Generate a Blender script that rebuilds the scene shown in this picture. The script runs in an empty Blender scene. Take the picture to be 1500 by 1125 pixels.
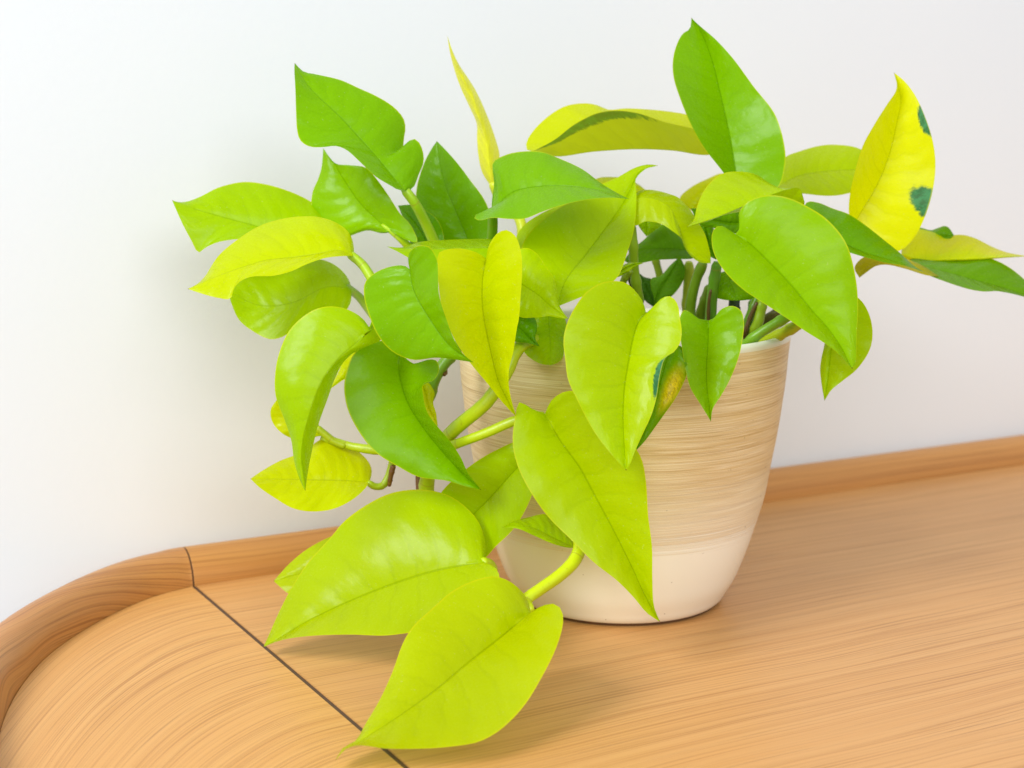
import bpy, bmesh, math, random
import numpy as np
from mathutils import Vector, Matrix

random.seed(7)
sc = bpy.context.scene
col = sc.collection

# ------------------------------------------------------------------ camera
FPX = 2232.4                    # focal length in pixels of a 1500 px wide picture
PITCH = 0.1656
S0 = 0.6657                     # metres per fitted unit (pot rim 14.5 cm across)
CAM = Vector((-0.0732 * S0, -S0, 0.3129 * S0))
cd = bpy.data.cameras.new('camera')
cam = bpy.data.objects.new('camera', cd)
col.objects.link(cam)
cam.location = CAM
cam.rotation_euler = (math.pi / 2 - PITCH, 0, 0)
cd.sensor_width = 36
cd.lens = FPX / 1500 * 36
cd.clip_start = 0.01
cd.clip_end = 50
cd.dof.use_dof = True
cd.dof.focus_distance = 0.585
cd.dof.aperture_fstop = 13
sc.camera = cam

# ------------------------------------------------------------------ light
w = bpy.data.worlds.new('World')
sc.world = w
w.use_nodes = True
w.node_tree.nodes['Background'].inputs[0].default_value = (0.90, 0.955, 1.0, 1)
w.node_tree.nodes['Background'].inputs[1].default_value = 0.62


def area(name, loc, target, size, power, color=(1, 1, 1)):
    l = bpy.data.lights.new(name, 'AREA')
    l.shape = 'RECTANGLE'
    l.size, l.size_y = size
    l.energy = power
    l.color = color
    o = bpy.data.objects.new(name, l)
    col.objects.link(o)
    o.location = loc
    d = Vector(target) - Vector(loc)
    o.rotation_euler = d.to_track_quat('-Z', 'Y').to_euler()
    return o


area('window_light', (-1.9, -2.0, 2.1), (0, 0, 0.1), (1.2, 1.3), 112, (0.97, 0.985, 1.0))
area('room_light', (0.35, -1.9, 1.0), (0.05, 0, 0.1), (1.6, 0.9), 27, (0.95, 0.98, 1.0))

sc.view_settings.view_transform = 'Standard'
sc.view_settings.look = 'None'
sc.view_settings.gamma = 1
sc.view_settings.exposure = -0.13
sc.cycles.max_bounces = 10
sc.cycles.transmission_bounces = 6
sc.cycles.caustics_reflective = False

# ------------------------------------------------------------------ helpers
CP, SP = math.cos(PITCH), math.sin(PITCH)


def ray(px, py):
    x = (px - 750) / FPX
    y = -(py - 562.5) / FPX
    return Vector((x, CP + y * SP, -SP + y * CP))


def at(px, py, yy):
    """point seen at a pixel, yy metres behind (+) or before (-) the pot's axis"""
    d = ray(px, py)
    return CAM + d * ((yy - CAM.y) / d.y)


def lin(c):
    return tuple(((v / 255) / 12.92 if v / 255 <= 0.04045 else ((v / 255 + 0.055) / 1.055) ** 2.4) for v in c)


def mesh_obj(name, verts, faces, mat, parent=None, smooth=True):
    me = bpy.data.meshes.new(name)
    me.from_pydata([tuple(v) for v in verts], [], faces)
    me.update()
    if smooth:
        for p in me.polygons:
            p.use_smooth = True
    if mat:
        me.materials.append(mat)
    o = bpy.data.objects.new(name, me)
    col.objects.link(o)
    if parent:
        o.parent = parent
    return o


def empty(name, loc=(0, 0, 0), rz=0):
    o = bpy.data.objects.new(name, None)
    col.objects.link(o)
    o.location = loc
    o.rotation_euler = (0, 0, rz)
    o.empty_display_size = 0.02
    return o


def tag(o, label=None, cat=None, kind=None):
    if label:
        o['label'] = label
    if cat:
        o['category'] = cat
    if kind:
        o['kind'] = kind
    return o


def spline(pts, n, bias=1.0):
    """Catmull-Rom through pts, resampled to n points evenly along its length"""
    P = np.array(pts, float)
    if len(P) == 2:
        P = np.array([P[0], (P[0] + P[1]) / 2, P[1]])
    Q = np.vstack([2 * P[0] - P[1], P, 2 * P[-1] - P[-2]])
    out = []
    for i in range(1, len(Q) - 2):
        p0, p1, p2, p3 = Q[i - 1], Q[i], Q[i + 1], Q[i + 2]
        # centripetal parametrisation avoids loops at tight corners
        def kn(a, b):
            return max(np.linalg.norm((b - a)[:2]), 1e-6) ** 0.5
        t0 = 0
        t1 = t0 + kn(p0, p1)
        t2 = t1 + kn(p1, p2)
        t3 = t2 + kn(p2, p3)
        for t in np.linspace(t1, t2, 14, endpoint=False):
            a1 = (t1 - t) / (t1 - t0) * p0 + (t - t0) / (t1 - t0) * p1
            a2 = (t2 - t) / (t2 - t1) * p1 + (t - t1) / (t2 - t1) * p2
            a3 = (t3 - t) / (t3 - t2) * p2 + (t - t2) / (t3 - t2) * p3
            b1 = (t2 - t) / (t2 - t0) * a1 + (t - t0) / (t2 - t0) * a2
            b2 = (t3 - t) / (t3 - t1) * a2 + (t - t1) / (t3 - t1) * a3
            out.append((t2 - t) / (t2 - t1) * b1 + (t - t1) / (t2 - t1) * b2)
    out.append(P[-1])
    out = np.array(out)
    L = np.r_[0, np.cumsum(np.linalg.norm(np.diff(out[:, :2], axis=0), axis=1))]
    L /= L[-1]
    u = np.linspace(0, 1, n) ** bias
    return np.array([np.interp(u, L, out[:, k]) for k in range(out.shape[1])]).T


class NT:
    """small node-tree builder"""
    def __init__(self, name):
        self.m = bpy.data.materials.new(name)
        self.m.use_nodes = True
        self.t = self.m.node_tree
        self.t.nodes.clear()
        self.out = self.t.nodes.new('ShaderNodeOutputMaterial')

    def n(self, typ, **kw):
        nd = self.t.nodes.new('ShaderNode' + typ)
        for k, v in kw.items():
            if k == 'inp':
                for a, b in v.items():
                    s = nd.inputs[a]
                    if isinstance(b, bpy.types.NodeSocket):
                        self.t.links.new(b, s)
                    else:
                        s.default_value = b
            else:
                setattr(nd, k, v)
        return nd

    def math(self, op, a, b=0.0, c=0.0, clamp=False):
        nd = self.n('Math', operation=op, use_clamp=clamp, inp={0: a, 1: b, 2: c})
        return nd.outputs[0]

    def mix(self, f, a, b, blend='MIX'):
        nd = self.n('Mix', data_type='RGBA', blend_type=blend)
        for i, v in ((0, f), (6, a), (7, b)):
            if isinstance(v, bpy.types.NodeSocket):
                self.t.links.new(v, nd.inputs[i])
            elif i == 0:
                nd.inputs[i].default_value = v
            else:
                nd.inputs[i].default_value = tuple(v) + ((1,) if len(v) == 3 else ())
        return nd.outputs[2]

    def vec(self, x, y, z):
        return self.n('CombineXYZ', inp={0: x, 1: y, 2: z}).outputs[0]

    def noise(self, vec, scale=5, detail=3, rough=0.5, dist=0.0):
        nd = self.n('TexNoise', inp={'Vector': vec, 'Scale': scale, 'Detail': detail, 'Roughness': rough, 'Distortion': dist})
        return nd.outputs[0]

    def smooth(self, v, a, b, lo=0.0, hi=1.0):
        nd = self.n('MapRange', interpolation_type='SMOOTHSTEP', inp={0: v, 1: a, 2: b, 3: lo, 4: hi})
        return nd.outputs[0]

    def link(self, a, b):
        self.t.links.new(a, b)


# ------------------------------------------------------------------ materials
def wall_material():
    k = NT('white_wall_paint')
    tc = k.n('TexCoord').outputs['Object']
    f = k.noise(tc, 330, 3, 0.6)
    f2 = k.noise(tc, 6, 2)
    c = k.mix(k.smooth(f2, 0.3, 0.7), (0.775, 0.795, 0.82), (0.79, 0.807, 0.83))
    b = k.n('Bump', inp={'Strength': 0.10, 'Distance': 0.0006, 'Height': f})
    p = k.n('BsdfPrincipled', inp={'Base Color': c, 'Roughness': 0.85, 'Normal': b.outputs[0]})
    k.link(p.outputs[0], k.out.inputs[0])
    return k.m


def wood_material(name, light, mid, dark, polar=None, gloss=0.34, pore=1.0, fine=1.0, swirl=0.0, bow=None):
    """oak veneer: grain along local x, or round a centre when polar=(cx, cy, radius)"""
    k = NT(name)
    tc = k.n('TexCoord').outputs['Object']
    s = k.n('SeparateXYZ', inp={0: tc})
    x, y, z = s.outputs
    if polar:
        dx = k.math('SUBTRACT', x, polar[0])
        dy = k.math('SUBTRACT', y, polar[1])
        r = k.math('SQRT', k.math('ADD', k.math('MULTIPLY', dx, dx), k.math('MULTIPLY', dy, dy)))
        th = k.math('ARCTAN2', dx, dy)
        gx = k.math('MULTIPLY', th, polar[2])
        gy = r
    elif bow:      # veneer bent round the corner: each line repeats the rim's curve
        dx = k.math('MINIMUM', k.math('SUBTRACT', x, bow[0]), 0.0)
        gx = k.math('MULTIPLY', dx, 1.6)
        gy = k.math('ADD', y, k.math('MULTIPLY', k.math('MULTIPLY', dx, dx), bow[1]))
    else:
        gx, gy = x, y
    if polar is None or swirl:
        gy = k.math('ADD', gy, k.math('MULTIPLY', z, 1.0))
    # slow wander of the grain lines
    wob = k.noise(k.vec(k.math('MULTIPLY', gx, 5.0), k.math('MULTIPLY', gy, 9.0), 0.0), 1.0, 2)
    gy2 = k.math('ADD', gy, k.math('MULTIPLY', k.math('SUBTRACT', wob, 0.5), 0.012 + swirl))
    band = k.noise(k.vec(k.math('MULTIPLY', gx, 2.0), k.math('MULTIPLY', gy2, 170), 0.3), 1.0, 3, 0.55)
    lines = k.noise(k.vec(k.math('MULTIPLY', gx, 4.5), k.math('MULTIPLY', gy2, 1350 * fine), 1.7), 1.0, 3, 0.6)
    lines2 = k.noise(k.vec(k.math('MULTIPLY', gx, 8.0), k.math('MULTIPLY', gy2, 2600 * fine), 4.1), 1.0, 2, 0.6)
    pores = k.noise(k.vec(k.math('MULTIPLY', gx, 16.0), k.math('MULTIPLY', gy2, 1500 * fine), 7.7), 1.0, 2, 0.5)
    c = k.mix(k.smooth(band, 0.15, 0.85), mid, light)
    c = k.mix(k.math('MULTIPLY', k.smooth(lines, 0.50, 0.66), 0.60), c, dark)
    c = k.mix(k.math('MULTIPLY', k.smooth(lines2, 0.50, 0.66), 0.42), c, dark)
    pm = k.smooth(pores, 0.62, 0.74)
    c = k.mix(k.math('MULTIPLY', pm, 0.5 * pore), c, tuple(v * 0.62 for v in dark))
    big = k.noise(k.vec(k.math('MULTIPLY', gx, 4.0), k.math('MULTIPLY', gy, 8.0), 2.0), 1.0, 2)
    c = k.mix(k.math('MULTIPLY', k.smooth(big, 0.35, 0.75), 0.28), c, mid)
    h = k.math('ADD', k.math('MULTIPLY', lines, 0.5), k.math('MULTIPLY', pm, -0.7))
    b = k.n('Bump', inp={'Strength': 0.22, 'Distance': 0.0004, 'Height': h})
    rg = k.math('ADD', gloss, k.math('MULTIPLY', lines, 0.16))
    p = k.n('BsdfPrincipled', inp={'Base Color': c, 'Roughness': rg, 'Normal': b.outputs[0], 'IOR': 1.5})
    k.link(p.outputs[0], k.out.inputs[0])
    return k.m


def plain(name, c, rough=0.6):
    k = NT(name)
    tc = k.n('TexCoord').outputs['Object']
    f = k.noise(tc, 160, 3)
    cc = k.mix(f, tuple(v * 0.75 for v in c), tuple(min(1, v * 1.25) for v in c))
    p = k.n('BsdfPrincipled', inp={'Base Color': cc, 'Roughness': rough})
    k.link(p.outputs[0], k.out.inputs[0])
    return k.m


def pot_material():
    k = NT('brushed_ceramic')
    tc = k.n('TexCoord').outputs['Object']
    s = k.n('SeparateXYZ', inp={0: tc})
    x, y, z = s.outputs
    ang = k.math('ARCTAN2', x, y)
    # brush strokes run round the pot, rising and falling a little
    wav = k.noise(k.vec(k.math('MULTIPLY', x, 14), k.math('MULTIPLY', y, 14), k.math('MULTIPLY', z, 16)), 1.0, 2)
    zz = k.math('ADD', z, k.math('MULTIPLY', k.math('SUBTRACT', wav, 0.5), 0.0022))
    cx = k.math('MULTIPLY', x, 11)
    cy = k.math('MULTIPLY', y, 11)
    st1 = k.noise(k.vec(cx, cy, k.math('MULTIPLY', zz, 2000)), 1.0, 3, 0.6)
    st2 = k.noise(k.vec(k.math('MULTIPLY', x, 34), k.math('MULTIPLY', y, 34), k.math('MULTIPLY', zz, 3400)), 1.0, 2, 0.6)
    st3 = k.noise(k.vec(k.math('MULTIPLY', x, 9), k.math('MULTIPLY', y, 9), k.math('MULTIPLY', zz, 330)), 1.0, 2, 0.5)
    tan_d, tan_m, tan_l = lin((180, 146, 90)), lin((214, 186, 134)), lin((242, 226, 190))
    cream = lin((248, 246, 232))
    c = k.mix(k.smooth(st1, 0.26, 0.58), tan_d, tan_m)
    c = k.mix(k.math('MULTIPLY', k.smooth(st2, 0.46, 0.66), 0.62), c, tan_l)
    c = k.mix(k.math('MULTIPLY', k.smooth(st3, 0.40, 0.72), 0.30), c, tan_l)
    # the plain cream foot, dragged into the strokes above it
    edge = k.math('ADD', zz, k.math('MULTIPLY', k.math('SUBTRACT', st1, 0.5), 0.020))
    t = k.smooth(edge, 0.0345, 0.0425)
    t2 = k.smooth(edge, 0.034, 0.075, 0.5, 1.0)
    c = k.mix(k.math('MULTIPLY', t, t2), cream, c)
    sp = k.noise(tc, 420, 1)
    c = k.mix(k.math('MULTIPLY', k.smooth(sp, 0.76, 0.80), 0.5), c, lin((110, 84, 50)))
    rough = k.smooth(t, 0, 1, 0.22, 0.42)
    hh = k.math('MULTIPLY', k.math('ADD', st1, k.math('MULTIPLY', st2, 0.6)), t)
    b = k.n('Bump', inp={'Strength': 0.35, 'Distance': 0.0004, 'Height': hh})
    p = k.n('BsdfPrincipled', inp={'Base Color': c, 'Roughness': rough, 'Normal': b.outputs[0], 'IOR': 1.5})
    k.link(p.outputs[0], k.out.inputs[0])
    return k.m


def leaf_material(name='leaf_blade', patches=None, patch_col=None):
    """patches: list of (t, v, rt, rv) ellipses in leaf coordinates (t base->tip, v -1..1)"""
    k = NT(name)
    uv = k.n('UVMap', uv_map='UVMap').outputs[0]
    s = k.n('SeparateXYZ', inp={0: uv})
    t = s.outputs[0]
    v = k.math('MULTIPLY_ADD', s.outputs[1], 2.0, -1.0)
    av = k.math('ABSOLUTE', v)
    oi = k.n('ObjectInfo')
    base = oi.outputs['Color']
    rnd = oi.outputs['Random']
    tc = k.n('TexCoord').outputs['Object']
    # side veins sweep from the midrib towards the tip
    bend = k.math('MULTIPLY', k.math('POWER', av, 1.4), 0.10)
    vt = k.math('SUBTRACT', t, bend)
    nz = k.noise(k.vec(k.math('MULTIPLY', t, 3), k.math('MULTIPLY', v, 2.5), rnd), 1.0, 2)
    ph = k.math('ADD', k.math('MULTIPLY', vt, 62.0), k.math('MULTIPLY', nz, 7.0))
    vein = k.math('SINE', ph)
    veinl = k.smooth(vein, 0.82, 1.0)
    veinl = k.math('MULTIPLY', veinl, k.smooth(av, 0.95, 0.25))
    mid = k.smooth(av, 0.022, 0.004)
    big = k.noise(tc, 34, 3, 0.55)
    fine = k.noise(tc, 900, 2, 0.6)
    streak = k.noise(k.vec(k.math('MULTIPLY', vt, 26), k.math('MULTIPLY', av, 2.0), rnd), 1.0, 3, 0.6)
    hsv_d = k.n('HueSaturation', inp={'Hue': 0.508, 'Saturation': 1.0, 'Value': 0.72, 'Color': base}).outputs[0]
    hsv_l = k.n('HueSaturation', inp={'Hue': 0.497, 'Saturation': 1.0, 'Value': 1.10, 'Color': base}).outputs[0]
    c = k.mix(k.math('MULTIPLY', k.smooth(big, 0.35, 0.75), 0.45), base, hsv_l)
    c = k.mix(k.math('MULTIPLY', k.smooth(streak, 0.45, 0.8), 0.16), c, hsv_d)
    c = k.mix(k.math('MULTIPLY', veinl, 0.17), c, hsv_d)
    c = k.mix(k.math('MULTIPLY', mid, 0.55), c, hsv_d)
    if patches:
        tot = None
        ndis = k.noise(k.vec(k.math('MULTIPLY', vt, 46), k.math('MULTIPLY', v, 6), 3.0), 1.0, 4, 0.7)
        for (pt, pv, rt, rv, pc) in patches:
            a = k.math('DIVIDE', k.math('SUBTRACT', t, pt), rt)
            b_ = k.math('DIVIDE', k.math('SUBTRACT', v, pv), rv)
            d = k.math('SQRT', k.math('ADD', k.math('MULTIPLY', a, a), k.math('MULTIPLY', b_, b_)))
            d = k.math('ADD', d, k.math('MULTIPLY', k.math('SUBTRACT', ndis, 0.5), 0.9))
            soft = 0.14 if pc[1] < 0.3 else 0.75
            msk = k.smooth(d, 1.0 + soft, 1.0 - soft)
            pcol = k.mix(k.smooth(ndis, 0.38, 0.62), pc, tuple(min(1, q * 1.8 + 0.005) for q in pc))
            c = k.mix(k.math('MULTIPLY', msk, 0.95), c, pcol)
    # thin pale margin paints in the light leaf edges catch; dry brown point
    c = k.mix(k.math('MULTIPLY', k.smooth(av, 0.968, 0.995), 0.55), c, lin((214, 214, 20)))
    c = k.mix(k.smooth(t, 0.990, 0.998), c, lin((120, 78, 20)))
    # dust and tiny pale dots
    dots = k.noise(tc, 1500, 0)
    c = k.mix(k.math('MULTIPLY', k.smooth(dots, 0.77, 0.84), 0.16), c, (0.80, 0.86, 0.45))
    geo = k.n('NewGeometry')
    under = k.mix(0.28, c, k.n('HueSaturation', inp={'Hue': 0.495, 'Saturation': 0.94, 'Value': 0.95, 'Color': base}).outputs[0])
    cc = k.mix(geo.outputs['Backfacing'], c, under)
    h = k.math('ADD', k.math('MULTIPLY', vein, -0.28), k.math('MULTIPLY', streak, 0.4))
    med = k.noise(tc, 120, 3, 0.6)
    h = k.math('ADD', h, k.math('MULTIPLY', big, 1.5))
    h = k.math('ADD', h, k.math('MULTIPLY', med, 0.5))
    h = k.math('ADD', h, k.math('MULTIPLY', mid, -0.35))
    b1 = k.n('Bump', inp={'Strength': 0.36, 'Distance': 0.0008, 'Height': h})
    b2 = k.n('Bump', inp={'Strength': 0.10, 'Distance': 0.0002, 'Height': fine, 'Normal': b1.outputs[0]})
    rough = k.math('ADD', 0.20, k.math('MULTIPLY', geo.outputs['Backfacing'], 0.22))
    rough = k.math('ADD', rough, k.math('MULTIPLY', fine, 0.14))
    p = k.n('BsdfPrincipled', inp={'Base Color': cc, 'Roughness': rough, 'Normal': b2.outputs[0], 'IOR': 1.45, 'Specular IOR Level': 0.22})
    tr_c = k.n('HueSaturation', inp={'Hue': 0.499, 'Saturation': 1.0, 'Value': 1.08, 'Color': cc}).outputs[0]
    tr = k.n('BsdfTranslucent', inp={'Color': tr_c, 'Normal': b1.outputs[0]})
    mx = k.n('MixShader', inp={0: 0.45, 1: p.outputs[0], 2: tr.outputs[0]})
    k.link(mx.outputs[0], k.out.inputs[0])
    return k.m


def stem_material():
    k = NT('stem_skin')
    uv = k.n('UVMap', uv_map='UVMap').outputs[0]
    s = k.n('SeparateXYZ', inp={0: uv})
    oi = k.n('ObjectInfo')
    base = oi.outputs['Color']
    f = k.noise(k.vec(k.math('MULTIPLY', s.outputs[0], 4), k.math('MULTIPLY', s.outputs[1], 7), oi.outputs['Random']), 1.0, 3)
    c = k.mix(k.math('MULTIPLY', k.smooth(f, 0.58, 0.82), 0.35), base, lin((112, 88, 24)))
    nod = k.smooth(k.math('SINE', k.math('MULTIPLY', s.outputs[0], 2.1)), 0.996, 1.0)
    c = k.mix(k.math('MULTIPLY', nod, 0.4), c, lin((150, 130, 40)))
    b = k.n('Bump', inp={'Strength': 0.3, 'Distance': 0.0004, 'Height': f})
    p = k.n('BsdfPrincipled', inp={'Base Color': c, 'Roughness': 0.38, 'Normal': b.outputs[0],
                                   'Subsurface Weight': 0.15, 'Subsurface Radius': (0.004, 0.004, 0.001), 'Subsurface Scale': 1.0})
    k.link(p.outputs[0], k.out.inputs[0])
    return k.m


# ------------------------------------------------------------------ the setting: wall and tray-edged table top
YAW = 0.5044
B = 0.1606 * S0           # back edge of the table top, measured from the pot's axis
S = -0.2474 * S0          # seam
wall_m = wall_material()
tab = empty('table', (0, 0, 0), YAW)
tag(tab, 'oak table top with raised rounded rim and curved corner, standing against white wall', 'table')

oak_main = wood_material('oak_straight', lin((213, 160, 100)), lin((206, 149, 87)), lin((162, 106, 52)), gloss=0.33, fine=0.8)
CR = 0.205 * S0
oak_corner = wood_material('oak_bent', lin((217, 163, 96)), lin((210, 152, 84)), lin((160, 102, 46)),
                           bow=(S, 9.0), gloss=0.36, pore=1.0, fine=0.8)
oak_rim = wood_material('oak_rim', lin((202, 146, 82)), lin((188, 128, 64)), lin((146, 92, 40)), gloss=0.34, pore=0.7)
oak_rim2 = wood_material('oak_rim_corner', lin((198, 142, 80)), lin((182, 120, 60)), lin((120, 70, 32)),
                         polar=(S, B - CR, CR), gloss=0.3, pore=0.8, fine=0.5, swirl=0.03)
dark_inlay = plain('dark_joint', lin((84, 58, 40)), 0.7)

# inner line of the rim round the corner, in table coordinates
corner_uv = [(0, 0), (-0.0306, -0.0100), (-0.0567, -0.0275), (-0.0889, -0.0575), (-0.1190, -0.0945), (-0.1430, -0.137),
             (-0.1640, -0.190), (-0.1790, -0.250), (-0.188, -0.32), (-0.191, -0.40), (-0.192, -0.52), (-0.192, -0.70)]
cpts = spline([(S + a * S0, B + b * S0) for a, b in corner_uv], 70)
XR = 0.75                 # the table runs on to the right
FRONT = -0.42
seam_g = 0.0010


def slab(name, outline, mat, ztop=0.0, zbot=-0.022):
    n = len(outline)
    vs = [(x, y, ztop) for x, y in outline] + [(x, y, zbot) for x, y in outline]
    fs = [tuple(range(n)), tuple(range(2 * n - 1, n - 1, -1))]
    for i in range(n):
        j = (i + 1) % n
        fs.append((j, i, n + i, n + j))
    return mesh_obj(name, vs, fs, mat, tab, smooth=False)


slab('main_panel', [(S + seam_g, FRONT), (XR, FRONT), (XR, B - 0.0002), (S + seam_g, B - 0.0002)], oak_main)
inner = [(x + 0.0001, y - 0.0003) for x, y in cpts if y > FRONT]
slab('corner_panel', [(inner[-1][0], FRONT), (S - seam_g, FRONT)] + [(S - seam_g, B - 0.0006)] + inner[2:], oak_corner)
slab('seam_strip', [(S - seam_g + 0.0001, FRONT), (S + seam_g - 0.0001, FRONT), (S + seam_g - 0.0001, B), (S - seam_g + 0.0001, B)],
     dark_inlay, ztop=-0.0004)

prof = [(0.0, -0.022), (0.0, 0.0004), (0.0004, 0.0035), (0.0015, 0.0072), (0.0036, 0.0107), (0.0065, 0.0134), (0.0098, 0.0149),
        (0.0128, 0.0153), (0.0160, 0.0148), (0.0190, 0.0132), (0.0212, 0.0105), (0.0226, 0.0068), (0.0231, 0.002), (0.0231, -0.022)]


def sweep(name, path, mat, grow=0.0):
    path = [Vector((p[0], p[1], 0)) for p in path]
    vs, fs = [], []
    m = len(prof)
    for i, p in enumerate(path):
        a = path[max(i - 1, 0)]
        b = path[min(i + 1, len(path) - 1)]
        d = (b - a).normalized()
        nrm = Vector((-d.y, d.x, 0))
        for (q, z) in prof:
            cz = z + (grow if z > 0 else 0) * 0.8
            vs.append(p + nrm * (q - (grow if q < 0.01 else -grow)) + Vector((0, 0, cz)))
    for i in range(len(path) - 1):
        for j in range(m - 1):
            fs.append((i * m + j, (i + 1) * m + j, (i + 1) * m + j + 1, i * m + j + 1))
    fs.append(tuple(range(m)))
    fs.append(tuple((len(path) - 1) * m + j for j in range(m - 1, -1, -1)))
    o = mesh_obj(name, vs, fs, mat, tab)
    o.data.polygons[len(fs) - 1].use_smooth = False
    o.data.polygons[len(fs) - 2].use_smooth = False
    return o


sweep('back_rim', [(S + 0.0004, B), (S + 0.0006, B), (S + 0.0010, B)] + [(S + (XR - S) * i / 40, B) for i in range(1, 41)], oak_rim)
rimpath = [(x, y) for x, y in cpts if y > FRONT - 0.01]
rimpath = [(S - 0.0004, B), (S - 0.0006, B), (S - 0.0010, B), (S - 0.0022, B - 0.00005)] + [q for q in rimpath if q[0] < S - 0.004]
sweep('corner_rim', rimpath[::-1], oak_rim2)
sweep('rim_joint', [(S - 0.0004, B), (S + 0.0004, B)], dark_inlay, grow=-0.0003)

WY = B + 0.0231 + 0.0015
wall = mesh_obj('wall', [(-1.6, WY, -0.8), (2.6, WY, -0.8), (2.6, WY, 1.6), (-1.6, WY, 1.6),
                         (-1.6, WY + 0.1, -0.8), (2.6, WY + 0.1, -0.8), (2.6, WY + 0.1, 1.6), (-1.6, WY + 0.1, 1.6)],
                [(0, 1, 2, 3), (5, 4, 7, 6), (4, 0, 3, 7), (1, 5, 6, 2), (3, 2, 6, 7), (4, 5, 1, 0)], wall_m, None, smooth=False)
wall.rotation_euler = (0, 0, YAW)
tag(wall, 'plain white painted wall behind the plant', 'wall', 'structure')

# ------------------------------------------------------------------ the pot
pot_px = [(1058, 886), (1061, 875), (1066.7, 864.7), (1077, 840.7), (1086.7, 819), (1096, 795), (1107.8, 760), (1120, 721),
          (1129, 674.7), (1137, 635.6), (1143.3, 600), (1147, 575), (1150.5, 550), (1153.5, 520), (1155.5, 503), (1157, 492)]
pp = []
for (x, y) in pot_px:
    P = at(x, y, -0.006)
    pp.append((P.x * 1.004, P.z))
RT = pp[-1][0]
ZT = pp[-1][1]
outer = [(0.0452, 0.0016), (0.0462, 0.0022), (0.0471, 0.0040)] + [(r, z) for r, z in pp[1:]]
outer = [outer[0], outer[1], outer[2]] + [q for q in outer[3:] if q[1] > 0.0055]
lip = [(RT + 0.0002, ZT + 0.0015), (RT - 0.0003, ZT + 0.0027), (RT - 0.0014, ZT + 0.0033), (RT - 0.0027, ZT + 0.0030),
       (RT - 0.0036, ZT + 0.0018)]
inside = [(RT - 0.0040, ZT - 0.004), (RT - 0.0050, ZT - 0.02), (RT - 0.009, ZT - 0.045)]


def lathe(name, prof, mat, parent, n=128, cap=False):
    vs, fs = [], []
    for (r, z) in prof:
        for i in range(n):
            a = 2 * math.pi * i / n
            vs.append((r * math.cos(a), r * math.sin(a), z))
    for j in range(len(prof) - 1):
        for i in range(n):
            k2 = (i + 1) % n
            fs.append((j * n + i, j * n + k2, (j + 1) * n + k2, (j + 1) * n + i))
    if cap:
        fs.append(tuple(range(n - 1, -1, -1)))
    return mesh_obj(name, vs, fs, mat, parent)


pot = empty('flower_pot', (0, 0, 0))
tag(pot, 'round tan ceramic flower pot with brushed rings above a plain cream base', 'flower pot')
pspl = spline(outer, 60)
lathe('body', [tuple(p) for p in pspl], pot_material(), pot)
k = NT('pale_glaze')
fz = k.noise(k.n('TexCoord').outputs['Object'], 60, 3)
p = k.n('BsdfPrincipled', inp={'Base Color': k.mix(fz, lin((214, 210, 190)), lin((238, 234, 220))), 'Roughness': 0.3})
k.link(p.outputs[0], k.out.inputs[0])
lathe('inner_wall', [(RT, ZT)] + lip + inside, k.m, pot)
lathe('foot', [(0.0435, 0.0), (0.0440, 0.0002), (0.0445, 0.0016), (0.0452, 0.0016)], plain('foot_clay', lin((120, 92, 66)), 0.8), pot, cap=True)

# soil inside
nr, na = 14, 48
vs = [(0, 0, ZT - 0.018)]
fs = []
for i in range(1, nr + 1):
    for j in range(na):
        r = (RT - 0.0062) * i / nr
        a = 2 * math.pi * j / na
        vs.append((r * math.cos(a), r * math.sin(a), ZT - 0.020 + random.uniform(-0.0025, 0.003)))
for j in range(na):
    fs.append((0, 1 + j, 1 + (j + 1) % na))
for i in range(nr - 1):
    for j in range(na):
        a, b = 1 + i * na + j, 1 + i * na + (j + 1) % na
        fs.append((a, a + na, b + na, b))
soil = mesh_obj('potting_soil', vs, fs, plain('dark_soil', lin((58, 42, 30)), 0.95), None, smooth=False)
tag(soil, 'dark brown potting soil inside the flower pot', 'soil', 'stuff')
SOIL_Z = ZT - 0.020

# ------------------------------------------------------------------ the plant
Z = {'A': (240, 40, .266667), 'B': (240, 260, .266667), 'C': (360, 440, .266667), 'D': (360, 560, .333333),
     'E': (560, 180, .266667), 'F': (560, 400, .266667), 'G': (860, 200, .266667), 'H': (800, 380, .266667),
     'I': (760, 20, .266667), 'J': (1100, 80, .266667), 'K': (1100, 300, .266667), 'L': (360, 700, .377644),
     'M': (640, 540, .36), 'P': (860, 220, .16), 'Q': (880, 340, .186667), 'R': (540, 280, .177838),
     'S': (600, 440, .195489), 'T': (380, 540, .213333), 'U': (400, 80, .248834), 'V': (640, 40, .266667),
     'W': (1120, 220, .253333), 'X': (0, 0, 1.0), 'Y': (1000, 440, .133333)}


def px(zone, pts):
    """pixels of the photograph from measurements in enlarged crops; a letter switches the crop"""
    out = []
    zc = zone
    for q in pts:
        if isinstance(q, str):
            zc = q
            continue
        x0, y0, s = Z[zc]
        out.append((x0 + q[0] * s, y0 + q[1] * s))
    return out


plant = empty('pothos_plant', (0, 0, SOIL_Z))
tag(plant, 'trailing pothos with glossy lime, yellow and green heart-shaped leaves growing in tan pot', 'plant')

LIME = (176, 206, 0)
LIME2 = (162, 200, 0)
YEL = (202, 217, 0)
YEL2 = (220, 225, 0)
MID = (142, 194, 0)
GRN = (126, 180, 0)
GRN2 = (104, 160, 0)
DRK = (64, 112, 2)
OLV = (140, 160, 8)
leaf_m = leaf_material()
stem_m = stem_material()
NT_ = 44
NV = 9


def to_plant(P):
    return P - Vector((0, 0, SOIL_Z))


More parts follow.
